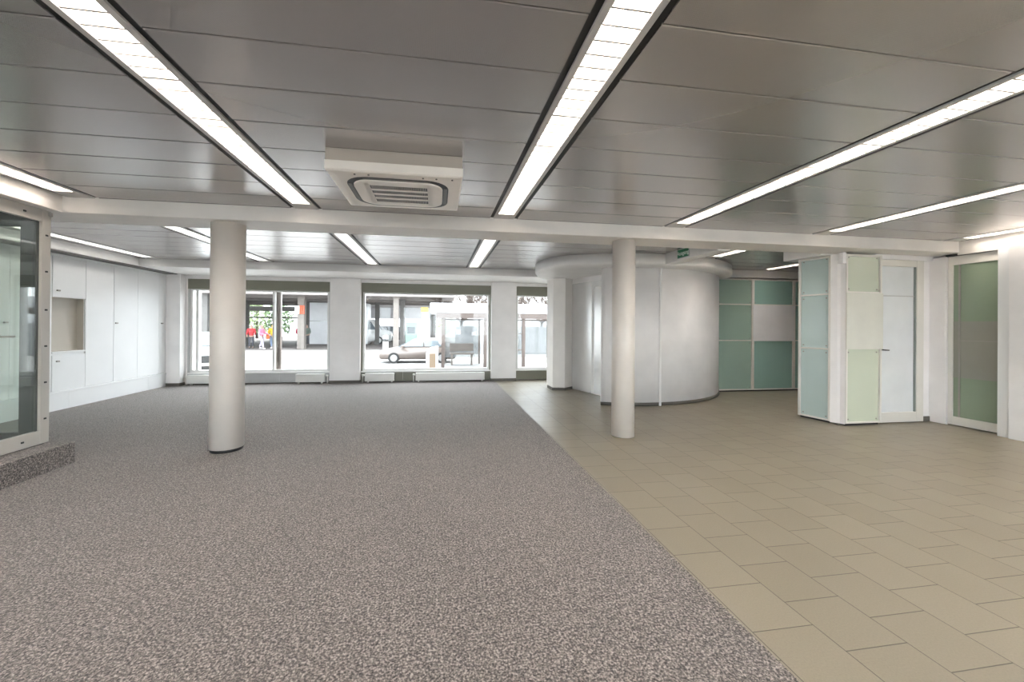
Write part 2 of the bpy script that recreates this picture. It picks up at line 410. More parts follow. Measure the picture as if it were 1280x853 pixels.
# ------------------------------------------------------------------ shop windows
GZ_ = -.10
def window(n, x0, x1, blind, apron, panes, label):
    f = MB(); zs, zt = .27, 2.16
    t = .05
    frame_x(f, x0 + .03, x1 - .03, FY + .02, FY + .10, zs, zt + .02, t, t, t, t)
    root = f.build(f'window_{n}', M['winframe']); tag(root, label, kind='structure')
    MB().box(x0, x1, FY - .012, FY + .10, zt, 2.387, .004).build('roller_blind_box', blind, root)
    j = MB(); j.box(x0, x0 + .035, FY - .008, FY + .12, 0, 2.2, .003); j.box(x1 - .035, x1, FY - .008, FY + .12, 0, 2.2, .003); j.build('jamb', M['olive'] if n > 1 else M['greypanel'], root)
    MB().box(x0, x1, FY - .035, FY + .04, zs - .03, zs, .004).build('sill', M['winframe'], root)
    ap = MB(); xs = [x0 + .03]
    while xs[-1] < x1 - 1.2: xs.append(xs[-1] + .95)
    xs.append(x1 - .03)
    for a, b in zip(xs, xs[1:]): ap.box(a + .002, b - .002, FY, FY + .04, .02, zs - .03, .002)
    ap.build('apron_panel', apron, root)
    MB().box(x0, x1, FY + .01, FY + .05, 0, .03).build('kick_strip', M['dark'], root)
    MB().box(x0 + .06, x1 - .06, FY + .05, FY + .062, zs + .02, zt - .01).build('pane', M['winglass'], root)
    return root
w1 = window(1, -5.56, -2.51, M['olive'], M['greypanel'], 2, 'large shop window behind the round column on the carpet')
mu = MB(); mu.box(-3.79, -3.745, FY + .0, FY + .14, .3, 2.15, .003); mu.build('mullion', M['winframe'], w1)
mu = MB(); mu.cyl((-3.715, FY + .17, GZ_), (-3.715, FY + .17, 2.6), .062, n=24); mu.build('mullion_post', M['mull'], w1)
mu = MB(); mu.box(-5.42, -5.36, FY + .03, FY + .14, .3, 2.15, .003); mu.build('mullion', M['winframe'], w1)
window(2, -1.81, 1.325, M['olive'], M['olive'], 1, 'middle shop window with a parked car and a glass shelter outside')
window(3, 1.95, 4.3, M['olive'], M['olive'], 1, 'narrow view of the shop window next to the curved white wall')

def radiator(x0, x1, label, valve_side):
    t = thing('radiator', label, 'radiator', ((x0 + x1) / 2, FY - .09, .02), 'low white radiators under the windows')
    mb = MB(); mb.box(x0, x1, FY - .135, FY - .05, .035, .225, .012)
    mb.build('body', M['radiator'], t)
    g = MB()
    k = int((x1 - x0 - .04) / .03)
    for i in range(k): g.box(x0 + .02 + i * .03, x0 + .034 + i * .03, FY - .125, FY - .06, .222, .228)
    g.build('top_grille', M['winframe'], t)
    xv = x0 - .05 if valve_side < 0 else x1 + .05
    v = MB(); v.cyl((xv - .04 * valve_side, FY - .09, .18), (xv + .02 * valve_side, FY - .09, .18), .022); v.cyl((xv, FY - .09, .002), (xv, FY - .09, .19), .009)
    v.build('valve', M['radiator'], t)
    xf = x1 - .06 if valve_side < 0 else x0 + .06
    for xq in (xf, xv + valve_side * -.12): MB().box(xq - .015, xq + .015, FY - .12, FY - .06, .002, .04).build('foot', M['winframe'], t)
radiator(-5.50, -4.45, 'low white radiator standing left of the column under the first window', -1)
radiator(-3.24, -2.60, 'low white radiator under the right end of the first window, beside the clad pillar', 1)
radiator(-1.70, -1.02, 'short low white radiator at the left end of the middle window', -1)
radiator(-.52, 1.16, 'long low white radiator under the middle window', -1)

# ------------------------------------------------------------------ round columns
def column(x, y, r, label, base):
    t = thing('round_column', label, 'column', (x, y, 0), 'round columns under the beam'); t['kind'] = 'thing'
    z0 = .035 if base else .002
    MB().lathe([(r, z0), (r, SOF - .0)], x, y, 56).build('shaft', M['colpaint'], t)
    if base: MB().lathe([(r - .012, .002), (r - .012, z0 + .002)], x, y, 56).build('base_ring', M['black'], t)
column(-2.275, 4.62, .163, 'cream round column rising from the carpet on a black base ring', True)
column(2.335, 4.60, .140, 'white round column standing on the tiles in front of the curved wall', False)

# ------------------------------------------------------------------ ceiling strip lights
def strip_light(c, y0, y1, secs, mats, label, group, end_plate=True):
    """one recessed strip: enamelled flanges along a trough, louvre sections with lamp tubes above them"""
    t = thing('strip_light', label, 'ceiling light', (c, (y0 + y1) / 2, CEIL), group)
    L = .086
    for sgn in (-1, 1):
        f = MB(); a, b = sorted((c + sgn * L, c + sgn * (HW - .026)))
        f.box(a, b, y0, y1, CEIL - .004, CEIL + .03, .002)
        f.build('flange', M['flange'], t)
        s = MB(); a, b = sorted((c + sgn * (HW - .026), c + sgn * (HW + .012)))
        s.box(a, b, y0, y1, CEIL + .008, CEIL + .02)
        s.build('shadow_slot', M['black'], t)
    lit0, lit1 = secs[0][0], secs[-1][1]
    if y1 - lit1 > .02: MB().box(c - L, c + L, lit1, y1, CEIL - .003, CEIL + .02, .001).build('end_plate', M['flange'], t)
    tr = MB()
    tr.box(c - L - .008, c - L - .003, lit0, lit1, CEIL + .031, CEIL + .15); tr.box(c + L + .003, c + L + .008, lit0, lit1, CEIL + .031, CEIL + .15)
    tr.box(c - L - .008, c + L + .008, lit0, lit1, CEIL + .1505, CEIL + .155)
    for a, b, on in secs: tr.box(c - L + .001, c + L - .001, b - .006, b, CEIL + .001, CEIL + .149)
    tr.build('trough', M['trough'], t)
    for a, b, on in secs:
        lv = MB(); n = max(1, round((b - a) / .0885)); st = (b - a) / n
        for i in range(n): lv.box(c - L + .0015, c + L - .0015, a + i * st, a + i * st + .005, CEIL + .002, CEIL + .062)
        for i in range(n): lv.box(c - L + .0015, c + L - .0015, a + i * st - .002, a + i * st + .007, CEIL - .001, CEIL + .0015)
        lv.box(c - .0015, c + .0015, a, b, CEIL + .022, CEIL + .05)
        lv.build('louvre', M['louvre'] if mats is M['lamp'] else M['louvrewhite'], t)
        if on:
            for dx in (-.043, .043):
                MB().cyl((c + dx, a + .03, CEIL + .105), (c + dx, b - .03, CEIL + .105), .013, n=10).build('lamp_tube', mats, t)
def near_secs(): return [(-2.9, -1.2, 1), (-1.2, .54, 1), (.54, 2.185, 1), (2.185, 2.57, 1), (2.57, 4.22, 1)]
G1 = 'strip lights in front of the beam'
near_labels = ['lit ceiling strip light running along the left soffit above the glass partition',
               'lit ceiling strip light pointing at the round carpet column, left of the air unit',
               'lit ceiling strip light just right of the air unit, ending at the beam',
               'lit ceiling strip light ending at the beam above the curved wall and exit sign',
               'lit ceiling strip light ending at the beam above the frosted glass panels',
               'shortest visible lit ceiling strip light, beside the soffit on the right wall']
for c, lb in zip(STRIPS, near_labels):
    strip_light(c, NEAR + .05, BY0 + .01, near_secs(), M['lamp'], lb, G1)
G2 = 'strip lights beyond the beam'
for c, lb in zip(FSTR[:4], ['lit ceiling strip light along the soffit over the white wall cabinets',
                        'lit ceiling strip light beyond the beam, crossing behind the carpet column',
                        'lit ceiling strip light beyond the beam, between the column and the middle window',
                        'lit ceiling strip light beyond the beam, in front of the second clad pillar']):
    strip_light(c, BY1 - .01, 8.32, [(5.0, 6.5, 1), (6.5, 8.15, 1)], M['lampdim'], lb, G2)
strip_light(4.80, BY1 - .01, 6.2, [(5.0, 6.08, 1)], M['lamp'], 'lit ceiling strip light beside the curved wall ring, behind the exit sign', G2)
strip_light(6.92, BY1 - .01, 7.38, [(5.0, 7.2, 1)], M['lamp'], 'lit ceiling strip light above the teal glass shelf wall', G2)

# ------------------------------------------------------------------ ceiling cassette air conditioner
def rrect(x0, x1, y0, y1, r, n=8):
    pts = []
    for cx_, cy_, a0 in ((x1 - r, y1 - r, 0), (x0 + r, y1 - r, PI / 2), (x0 + r, y0 + r, PI), (x1 - r, y0 + r, 1.5 * PI)):
        for i in range(n + 1):
            a = a0 + PI / 2 * i / n; pts.append((cx_ + r * math.cos(a), cy_ + r * math.sin(a)))
    return pts
def ring_prism(mb, outer, inner, z0, z1):
    t = bmesh.new(); n = len(outer)
    vs = [[t.verts.new((p[0], p[1], z)) for p in poly] for poly, z in ((outer, z0), (inner, z0), (inner, z1), (outer, z1))]
    for k in range(4):
        A, B = vs[k], vs[(k + 1) % 4]
        for i in range(n): t.faces.new((A[i], A[(i + 1) % n], B[(i + 1) % n], B[i]))
    bmesh.ops.recalc_face_normals(t, faces=t.faces[:]); mb.merge(t)
ax0, ax1, ay0, ay1 = -.79, .175, 2.83, 3.66
ac = thing('air_conditioner', 'white square cassette air conditioner hanging from the metal ceiling', 'air conditioner', ((ax0 + ax1) / 2, (ay0 + ay1) / 2, CEIL - .16))
MB().box(ax0 + .004, ax1 - .004, ay0 + .004, ay1 - .004, CEIL - .09, CEIL - .001, .004).build('spacer_box', M['acbox'], ac)
p = MB()
def inset(d, z): return [(ax0 + d, ay0 + d, z), (ax1 - d, ay0 + d, z), (ax1 - d, ay1 - d, z), (ax0 + d, ay1 - d, z)]
t = bmesh.new(); rows = [[t.verts.new(q) for q in inset(d, z)] for d, z in ((0, CEIL - .088), (0, CEIL - .148), (.012, CEIL - .158), (.06, CEIL - .163))]
for A, B in zip(rows, rows[1:]):
    for i in range(4): t.faces.new((A[i], A[(i + 1) % 4], B[(i + 1) % 4], B[i]))
t.faces.new(rows[0]); t.faces.new(rows[-1][::-1]); bmesh.ops.recalc_face_normals(t, faces=t.faces[:]); p.merge(t)
p.build('fascia_panel', M['ac'], ac)
z = CEIL - .163
so = rrect(ax0 + .10, ax1 - .10, ay0 + .085, ay1 - .085, .17); si = rrect(ax0 + .145, ax1 - .145, ay0 + .125, ay1 - .125, .14)
mb = MB(); ring_prism(mb, so, si, z - .0015, z + .01); mb.build('air_slot', M['black'], ac)
ctr = Vector(((ax0 + ax1) / 2, (ay0 + ay1) / 2))
for a, b, u, v in ((ax0 + .24, ax1 - .24, ay0 + .092, ay0 + .118), (ax0 + .24, ax1 - .24, ay1 - .118, ay1 - .092), (ax0 + .108, ax0 + .136, ay0 + .22, ay1 - .22), (ax1 - .136, ax1 - .108, ay0 + .22, ay1 - .22)):
    MB().box(a, b, u, v, z - .006, z + .006, .003).build('vane', M['acgrey'], ac)
mb = MB(); ring_prism(mb, rrect(ax0 + .147, ax1 - .147, ay0 + .127, ay1 - .127, .138), rrect(ax0 + .225, ax1 - .225, ay0 + .19, ay1 - .17, .02), z - .012, z + .01)
mb.build('grille_surround', M['ac'], ac)
gx0, gx1, gy0, gy1 = ax0 + .225, ax1 - .225, ay0 + .19, ay1 - .17
MB().box(gx0, gx1, gy0, gy1, z - .003, z - .0005).build('intake_shadow', M['black'], ac)
gr = MB()
gr.box(gx0, gx1, gy0, gy0 + .03, z - .0105, z - .0035); gr.box(gx0, gx1, gy1 - .03, gy1, z - .0105, z - .0035)
gr.box(gx0, gx0 + .04, gy0, gy1, z - .0105, z - .0035); gr.box(gx1 - .04, gx1, gy0, gy1, z - .0105, z - .0035)
for k in range(1, 4):
    yy = gy0 + .03 + (gy1 - gy0 - .06) * k / 4; gr.box(gx0, gx1, yy - .011, yy + .011, z - .0105, z - .0035)
n = 32
for i in range(1, n):
    xx = gx0 + .04 + (gx1 - gx0 - .08) * i / n; gr.box(xx - .0014, xx + .0014, gy0 + .02, gy1 - .02, z - .0085, z - .0035)
gr.build('intake_grille', M['ac'], ac)
sc = MB()
for fx in (.2, .3, .7, .8, .92): sc.cyl((ax0 + fx * (ax1 - ax0), ay0 + .045, z - .003), (ax0 + fx * (ax1 - ax0), ay0 + .045, z + .004), .007, n=8)
sc.build('screw', M['acgrey'], ac)

# ------------------------------------------------------------------ white cabinet wall on the left
CX = -5.90
def door_panel(y0, y1, z0, z1): return MB().box(CX, CX + .02, y0 + .003, y1 - .003, z0 + .003, z1 - .003, .0025)
def knob(root, y, zc): MB().box(CX + .02, CX + .045, y - .022, y + .022, zc - .012, zc + .012, .004).build('knob', M['knob'], root)
def carcass(y0, y1): return MB().box(-6.44, CX - .001, y0 + .001, y1 - .001, .28, 2.455)
cu = thing('wall_cabinet', 'white cabinet with an open greige niche between two small doors, beside the glass partition', 'cabinet', (-6.15, 7.19, .28), 'white cabinets along the left wall')
b_ = MB(); b_.box(-6.44, CX - .001, 6.91, 7.475, .28, .90); b_.box(-6.44, CX - .001, 6.91, 7.475, 1.78, 2.455); b_.box(-6.44, CX - .001, 6.90, 6.915, .28, 2.455); b_.box(-6.44, CX - .001, 7.465, 7.48, .28, 2.455); b_.build('body', M['cab'], cu)
d = door_panel(6.91, 7.478, 1.775, 2.42).build('door', M['cab'], cu); knob(d, 6.99, 1.88)
d = door_panel(6.91, 7.478, .30, .865).build('door', M['cab'], cu); knob(d, 6.99, .77)
MB().box(CX - .10, CX - .09, 6.915, 7.465, .92, 1.775).build('niche_back', M['niche'], cu)
nl = MB(); nl.box(CX - .09, CX, 7.459, 7.4655, .92, 1.775); nl.box(CX - .09, CX, 6.915, 6.9215, .92, 1.775); nl.box(CX - .09, CX, 6.915, 7.465, 1.768, 1.776); nl.build('niche_lining', M['niche'], cu)
MB().box(CX - .1, CX + .03, 6.905, 7.475, .895, .92, .003).build('shelf', M['cab'], cu)
def tall(y0, y1, ym, label, yk, kz=1.375):
    t = thing('wall_cabinet', label, 'cabinet', (-6.15, (y0 + y1) / 2, .28), 'white cabinets along the left wall')
    carcass(y0, y1).build('body', M['gap'], t)
    ds = [door_panel(a, b, .30, 2.42).build('door', M['cab'], t) for a, b in zip([y0] + ym, ym + [y1])]
    knob(ds[-1], yk, kz); return t
tall(7.48, 8.62, [8.05], 'tall white double door cabinet right next to the niche cabinet', 8.10)
tall(8.62, 9.60, [9.21], 'tall white double door cabinet at the window end of the wall', 9.29)
tall(5.72, 6.90, [6.31], 'tall white double door cabinet seen through the glass partition', 6.25)
tall(4.55, 5.72, [5.13], 'tall white double door cabinet deepest behind the glass partition', 5.20)
struct('trim_3', MB().box(-6.44, CX + .024, 4.5, 9.61, 2.42, 2.456, .003), M['cab'])
pl = MB(); ys = [4.5, 5.6, 7.18, 8.9, 9.66]
for a, b in zip(ys, ys[1:]): pl.box(-6.44, CX + .03, a + .001, b - .001, .0, .265, .003)
pl.box(-6.44, CX + .042, 4.5, 9.665, .262, .298, .006)
struct('baseboard_left', pl, M['cab'], 'white plinth under the wall cabinets')

# ------------------------------------------------------------------ glazed booth on its carpeted step (left edge)
struct('step', MB().prism([(-6.4, 1.2), (-3.53, 1.2), (-3.53, 4.39), (-3.90, 4.39), (-3.90, 4.50), (-6.4, 4.50)], 0, .205, .006), M['carpet'], 'carpeted step under the glass partition')
bt = thing('glass_partition', 'grey framed glass booth partition on the carpeted step at the left edge', 'glass partition', (-3.78, 3.0, .205))
z0, z1 = .215, 2.462
f = MB()
yA, yB = 1.4, 4.385
frame_y(f, -3.80, -3.75, yA, yB, z0, z1, .09, .085, .125, .115)
f.box(-3.752, -3.738, yB - .03, yB + .004, z1 - .05, z1 - .01, .002)
f.build('frame', M['booth'], bt)
MB().box(-3.792, -3.778, yA + .08, yB - .10, z0 + .12, z1 - .11).build('glass_pane', M['boothglass'], bt)
MB().box(-3.795, -3.775, yB - .102, yB - .083, z0 + .12, z1 - .11).build('glazing_bead', M['boothdark'], bt)
for yy, zz in [(yB - .042, k) for k in (.45, .80, 1.15, 1.50, 1.87, 2.22)] + [(k, z1 - .06) for k in (4.14, 3.85, 3.5, 3.1)] + [(k, z0 + .06) for k in (4.14, 3.85, 3.5, 3.1)]:
    MB().box(-3.7515, -3.745, yy - .012, yy + .012, zz - .008, zz + .008, .002).build('screw', M['black'], bt)
MB().box(-3.80, -3.76, yB - .06, yB - .04, .206, .24).build('foot', M['black'], bt)
bd = thing('glass_door', 'glass door with a dark frame and lever handle behind the booth partition', 'glass door', (-4.4, 4.40, .21))
f = frame_x(MB(), -5.10, -3.83, 4.40, 4.44, z0, z1, .18, .19, .09, .15)
f.build('frame', M['boothdark'], bd)
MB().box(-4.92, -4.0, 4.414, 4.424, z0 + .09, z1 - .15).build('pane', M['boothglass'], bd)
h = MB(); h.cyl((-4.06, 4.40, 1.24), (-4.06, 4.345, 1.24), .011, n=10); h.cyl((-4.05, 4.35, 1.24), (-4.19, 4.35, 1.235), .010, n=10); h.build('lever_handle', M['knob'], bd)

# ------------------------------------------------------------------ curved wall, its ring canopy and the lift-lobby door
K = Vector((3.75, 8.89))
def arc(r, a0, a1, n=48): return [(K.x + r * math.cos(math.radians(a0 + (a1 - a0) * i / n)), K.y + r * math.sin(math.radians(a0 + (a1 - a0) * i / n))) for i in range(n + 1)]
def arc_slab(r0, r1, a0, a1, za, zb, n=64):
    o = arc(r1, a0, a1, n); i_ = arc(r0, a0, a1, n); mb = MB(); t = bmesh.new()
    L = [[t.verts.new((p[0], p[1], z)) for p in pts] for pts, z in ((o, za), (o, zb), (i_, zb), (i_, za))]
    for k in range(4):
        A, B = L[k], L[(k + 1) % 4]
        for j in range(n):
            f = t.faces.new((A[j], A[j + 1], B[j + 1], B[j])); f.smooth = (k in (0, 2))
    for j in (0, n): t.faces.new([L[k][j] for k in range(4)])
    bmesh.ops.recalc_face_normals(t, faces=t.faces[:]); mb.merge(t); return mb
struct('wall_curved', arc_slab(2.48, 2.63, -110, 5, .0, 2.46), M['white'], 'curved white wall under a ring canopy')
struct('baseboard_curved', arc_slab(2.60, 2.645, -110.2, 5, 0, .055), M['dark'])
ringpts = [p for p in arc(2.86, 8, -121, 56)]
ringpts += [(2.13, 6.58), (2.02, 6.75), (1.945, 6.98), (1.92, 7.22), (1.935, 7.5), (2.0, 7.8), (2.12, 8.1), (2.3, 8.4)]
cc = Vector((3.75, 8.4)); t = bmesh.new(); rows = []
for s_, zz in ((1, CEIL + .06), (1, 2.475), (.993, 2.455), (.975, 2.435), (.95, 2.422), (.90, 2.415)):
    rows.append([t.verts.new((cc.x + (q[0] - cc.x) * s_, cc.y + (q[1] - cc.y) * s_, zz)) for q in ringpts])
for A, B in zip(rows, rows[1:]):
    for i in range(len(A)):
        f_ = t.faces.new((A[i], A[(i + 1) % len(A)], B[(i + 1) % len(A)], B[i])); f_.smooth = True
t.faces.new(rows[0]); t.faces.new(rows[-1][::-1]); bmesh.ops.recalc_face_normals(t, faces=t.faces[:])
struct('ceiling_ring', MB().merge(t), M['soffit'], 'rounded white ring canopy on top of the curved wall')
struct('pillar_4', MB().prism([(2.46, 8.03), (2.71, 7.965), (2.93, 8.14), (2.93, 8.5), (2.46, 8.5)], .055, 2.43, .003), M['beam'], 'cream pillar under the left end of the ring canopy')
struct('baseboard_lobby', MB().prism([(2.445, 8.02), (2.71, 7.95), (2.945, 8.13), (2.945, 8.4), (2.445, 8.4)], 0, .055, .002), M['dark'])
pd = thing('lobby_door', 'grey metal door and side panel recessed beside the curved wall', 'door', (3.08, 7.5, 0)); pd['kind'] = 'thing'
A = Vector((2.93, 8.16)); D = Vector((.265, -.83)).normalized()
def pt(s_): return A + D * s_
MB().bar(pt(0), pt(1.7), .09, 2.31, 2.44, -1, .004).build('curved_header', M['white'], pd)
MB().bar(pt(0), pt(.655), .04, .005, 2.31, -1, .003).build('side_panel', M['steel'], pd)
mb = MB(); mb.bar(pt(.655), pt(.735), .075, 0.002, 2.31, -1, .003); mb.bar(pt(.735), pt(1.7), .06, 2.19, 2.31, -1, .003); mb.build('frame', M['winframe'], pd)
MB().bar(pt(.735), pt(1.6), .03, .01, 2.19, -1, .003).build('leaf', M['steel'], pd)
MB().bar(pt(.735), pt(1.7), .06, 0.0, .012, -1).build('threshold', M['alu'], pd)
struct('wall_lobby', MB().bar(pt(-.05) + Vector((.1, .03)), pt(1.8) + Vector((.1, .03)), .05, 0, 2.45), M['white'])
cdt = thing('cable_duct', 'thin vertical cable duct running down the curved white wall', 'cable duct', (3.86, 6.25, 0))
MB().box(3.845, 3.877, 6.235, 6.262, .075, 2.43, .003).build('duct', M['soffit'], cdt)
f = MB(); f.box(3.843, 3.879, 6.225, 6.255, .0, .078, .004); f.cyl((3.861, 6.222, .045), (3.861, 6.228, .045), .008, n=10); f.build('foot_bracket', M['cab'], cdt)
MB().box(3.81, 3.91, 6.20, 6.26, 2.437, 2.449, .002).build('top_plate', M['dark'], cdt)

# exit sign on the bulkhead
es = thing('exit_sign', 'green exit sign with pale lettering on the white bulkhead', 'sign', (3.81, 5.55, 2.55))
MB().box(3.808, 3.8195, 5.405, 5.695, 2.475, 2.628, .002).build('border', M['fascia'], es)
MB().box(3.8055, 3.809, 5.413, 5.687, 2.483, 2.612, .001).build('panel', M['green'], es)
tx = bpy.data.curves.new('lettering', 'FONT'); tx.body = 'Ausgang'; tx.size = .088; tx.align_x = 'CENTER'; tx.align_y = 'CENTER'; tx.extrude = .0008; tx.offset = .0022
to = bpy.data.objects.new('lettering', tx); C.objects.link(to); tx.materials.append(M['signwhite'])
bpy.context.view_layer.update()
lm = bpy.data.meshes.new_from_object(to.evaluated_get(bpy.context.evaluated_depsgraph_get())); bpy.data.objects.remove(to)
to = bpy.data.objects.new('lettering', lm); C.objects.link(to); to.parent = es
to.location = (3.8050 - 3.81, 0, -.001); to.rotation_euler = (PI / 2, 0, -PI / 2)

# ------------------------------------------------------------------ frosted glass shelf walls
def clamps(mb, y, a, b, z0, z1, s_):
    for u in (a + .035, b - .035):
        for zz in (z0 + .035, z1 - .035): mb.cyl((u, y - .004, zz), (u, y + .004, zz), .011, n=10)
def shelf_wall(name, label, origin, rz, cols, rows, mats, depth, frame=.03, proud=()):
    """shelf block in its own axes: front at y=0 looking -y, x to the right; mats[col][row]"""
    t = thing(name, label, 'shelf wall', (origin[0], origin[1], 0), None, rz)
    W = cols[-1][1]; H = rows[-1][1]
    fr = MB()
    fr.box(cols[0][0], W, depth - .02, depth, .03, H)
    for (a, b) in cols:
        fr.box(a, a + frame, 0, depth - .02, .03, H, .002); fr.box(b - frame, b, 0, depth - .02, .03, H, .002)
        for u, v in rows: fr.box(a + frame, b - frame, .002, depth - .02, u, u + .022, .002)
        fr.box(a + frame, b - frame, .002, depth - .02, H - .03, H, .002)
    fr.build('frame', M['alu'], t, True)
    MB().box(cols[0][0] + .02, W - .02, .03, depth - .03, 0.0, .03).build('plinth', M['black'], t, True)
    for ci, (a, b) in enumerate(cols):
        for ri, (u, v) in enumerate(rows):
            y = -.012 if (ci, ri) in proud else .022
            g = MB(); e = -.005 if (ci, ri) in proud else frame
            g.box(a + e, b - e, y, y + .008, u + (.022 if y > 0 else .0), v - (.03 if v == H else 0), .002)
            p = g.build('glass_panel', mats[ci][ri], t, True)
            if y > 0:
                k = MB(); clamps(k, y, a + frame, b - frame, u + .022, v - .01, 1); k.build('clamp', M['knob'], p, True)
    return t
T, T2, B_, Lm, Mk = M['skyglass'], M['skyglass2'], M['litblueglass'], M['litlimeglass'], M['milk']
R3 = [(.03, 1.09), (1.09, 1.87), (1.87, 2.44)]
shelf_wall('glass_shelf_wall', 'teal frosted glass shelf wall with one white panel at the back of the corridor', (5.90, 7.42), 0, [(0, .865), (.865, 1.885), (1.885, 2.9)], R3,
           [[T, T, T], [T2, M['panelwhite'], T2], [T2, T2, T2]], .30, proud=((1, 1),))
# near corner block: one face to the left (bluish reflection in its colour), a white post, one face to the camera (greenish one likewise)
a1 = math.atan2(4.80 - 5.22, 5.635 - 5.57)
shelf_wall('glass_shelf_wall', 'pale blue frosted glass shelf column facing the curved wall', (5.565, 5.235), a1, [(0, .445)], [(.03, 1.065), (1.065, 1.87), (1.87, 2.44)], [[B_, B_, B_]], .24)
shelf_wall('glass_shelf_wall', 'pale green frosted glass shelf column beside the white glass door', (5.705, 4.635), 0, [(0, .605)], [(.03, 1.085), (1.085, 1.885), (1.885, 2.435)], [[Lm, Mk, Lm]], .15, proud=((0, 1),))
post = thing('corner_post', 'white corner post between the blue and green glass shelf columns', 'post', (5.67, 4.72, 0)); post['kind'] = 'thing'
mb = MB(); mb.prism([(5.636, 4.80), (5.668, 4.73), (5.69, 4.70), (5.702, 4.64), (5.704, 4.785), (5.66, 4.79)], .02, 2.45, .001); mb.build('post', M['white'], post)
mb = MB(); mb.box(5.645, 5.70, 4.632, 4.70, 2.30, 2.455, .004); mb.cyl((5.685, 4.627, 2.375), (5.685, 4.635, 2.375), .012, n=10); mb.build('cover_box', M['white'], post)
MB().box(5.652, 5.703, 4.70, 4.80, 0.0, .021).build('foot', M['dark'], post)
# white frosted glass door
gd = thing('frosted_glass_door', 'white frosted glass door with a black lever beside the pale green shelf column', 'glass door', (6.72, 4.72, 0)); gd['kind'] = 'thing'
fr = frame_x(MB(), 6.315, 7.125, 4.69, 4.76, .012, 2.39, .025, .125, .143, .095)
fr.build('frame', M['alu'], gd)
MB().box(6.33, 7.0, 4.722, 4.732, .155, 1.857).build('glass_panel', M['whiteglass'], gd); MB().box(6.33, 7.0, 4.722, 4.732, 1.868, 2.295).build('glass_panel', M['whiteglass'], gd)
MB().box(6.33, 7.0, 4.714, 4.735, 1.855, 1.870, .002).build('cross_bar', M['greypanel'], gd)
MB().box(6.985, 7.003, 4.70, 4.735, .155, 2.295).build('recess_shade', M['edgeshade'], gd)  # strip standing in for the recess shade at the right edge
h = MB(); h.cyl((6.345, 4.70, 1.075), (6.345, 4.65, 1.075), .010, n=10); h.cyl((6.34, 4.655, 1.075), (6.46, 4.655, 1.068), .009, n=10); h.build('lever_handle', M['black'], gd)
struct('lintel', MB().box(6.28, 7.62, 4.70, 4.80, 2.395, 2.475).box(6.3, 7.62, 4.80, 4.9, 0, 2.47), M['white'])
# glass sliding door in the right wall
sd = thing('sliding_door', 'tinted glass sliding door with frosted bands in the right wall opening', 'sliding door', (7.33, 4.2, 0)); sd['kind'] = 'thing'
yA, yB = 3.80, 4.535
fr = frame_y(MB(), 7.315, 7.365, yA, yB, .012, 2.425, .05, .05, .118, .125)
fr.build('frame', M['alu'], sd)
MB().box(7.335, 7.345, yA, yB - .05, .13, 2.30).build('glass_pane', M['doorglass'], sd)
bd2 = MB(); bd2.box(7.3325, 7.335, yA, yB - .05, .69, 1.49); bd2.build('frosted_band', M['doorfrost'], sd)
MB().box(7.3305, 7.3325, yA, yB - .12, 1.212, 1.224).build('band_line', M['knob'], sd)
MB().box(7.328, 7.335, yB - .125, yB - .105, .13, 2.30).build('stop_strip', M['knob'], sd)
tk = MB(); tk.box(7.30, 7.37, yA, yB + .02, 2.425, 2.455); tk.build('track', M['black'], sd)
struct('trim_4', MB().box(7.295, 7.34, yB + .005, yB + .05, 0.0, 2.43, .003).box(7.29, 7.34, yB + .02, 4.74, 0, 2.43), M['white'])
struct('trim_5', MB().box(7.19, 7.42, 3.845, 3.965, 0, 2.45, .004), M['cab'], 'white jamb between sliding door and right wall')
struct('wall_inner_room', MB().box(7.9, 8.0, 2.0, 4.7, 0, 2.5), paint('inner_room_paint', (.42, .46, .40), .6))

# ------------------------------------------------------------------ outside
GZ = -.10
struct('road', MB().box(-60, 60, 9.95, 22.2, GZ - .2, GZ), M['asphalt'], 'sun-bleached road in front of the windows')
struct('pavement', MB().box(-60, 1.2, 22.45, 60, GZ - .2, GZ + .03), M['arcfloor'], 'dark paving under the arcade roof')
struct('pavement_beyond', MB().box(1.2, 60, 22.2, 60, GZ - .2, GZ), M['asphalt'])
struct('kerb', MB().box(-60, 1.2, 22.2, 22.45, GZ - .2, GZ + .05, .01), M['kerb'])
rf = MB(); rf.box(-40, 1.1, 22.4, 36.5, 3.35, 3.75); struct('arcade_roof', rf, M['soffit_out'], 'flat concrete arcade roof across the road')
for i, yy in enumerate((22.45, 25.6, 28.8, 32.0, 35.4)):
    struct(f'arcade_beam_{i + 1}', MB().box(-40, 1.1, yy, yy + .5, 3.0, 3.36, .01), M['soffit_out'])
def square_col(x, y, wd, m, label, z1=3.02):
    t = thing('arcade_column', label, 'column', (x, y, GZ), 'arcade columns across the road'); t['kind'] = 'thing'
    MB().box(x - wd / 2, x + wd / 2, y - wd / 2, y + wd / 2, GZ + .03, z1, .015).build('shaft', m, t)
    MB().box(x - wd / 2 - .04, x + wd / 2 + .04, y - wd / 2 - .04, y + wd / 2 + .04, z1 - .12, z1, .01).build('capital', m, t)
    MB().box(x - wd / 2 - .015, x + wd / 2 + .015, y - wd / 2 - .015, y + wd / 2 + .015, GZ + .025, GZ + .16, .008).build('base_plinth', m, t)
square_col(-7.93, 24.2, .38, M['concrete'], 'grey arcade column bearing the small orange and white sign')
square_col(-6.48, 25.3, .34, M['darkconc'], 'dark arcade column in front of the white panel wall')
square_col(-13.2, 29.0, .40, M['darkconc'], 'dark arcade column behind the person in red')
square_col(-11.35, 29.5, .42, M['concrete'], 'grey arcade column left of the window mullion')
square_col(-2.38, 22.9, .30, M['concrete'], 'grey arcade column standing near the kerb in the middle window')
square_col(-2.26, 25.6, .30, M['darkconc'], 'dark arcade column just right of the near grey one in the middle window')
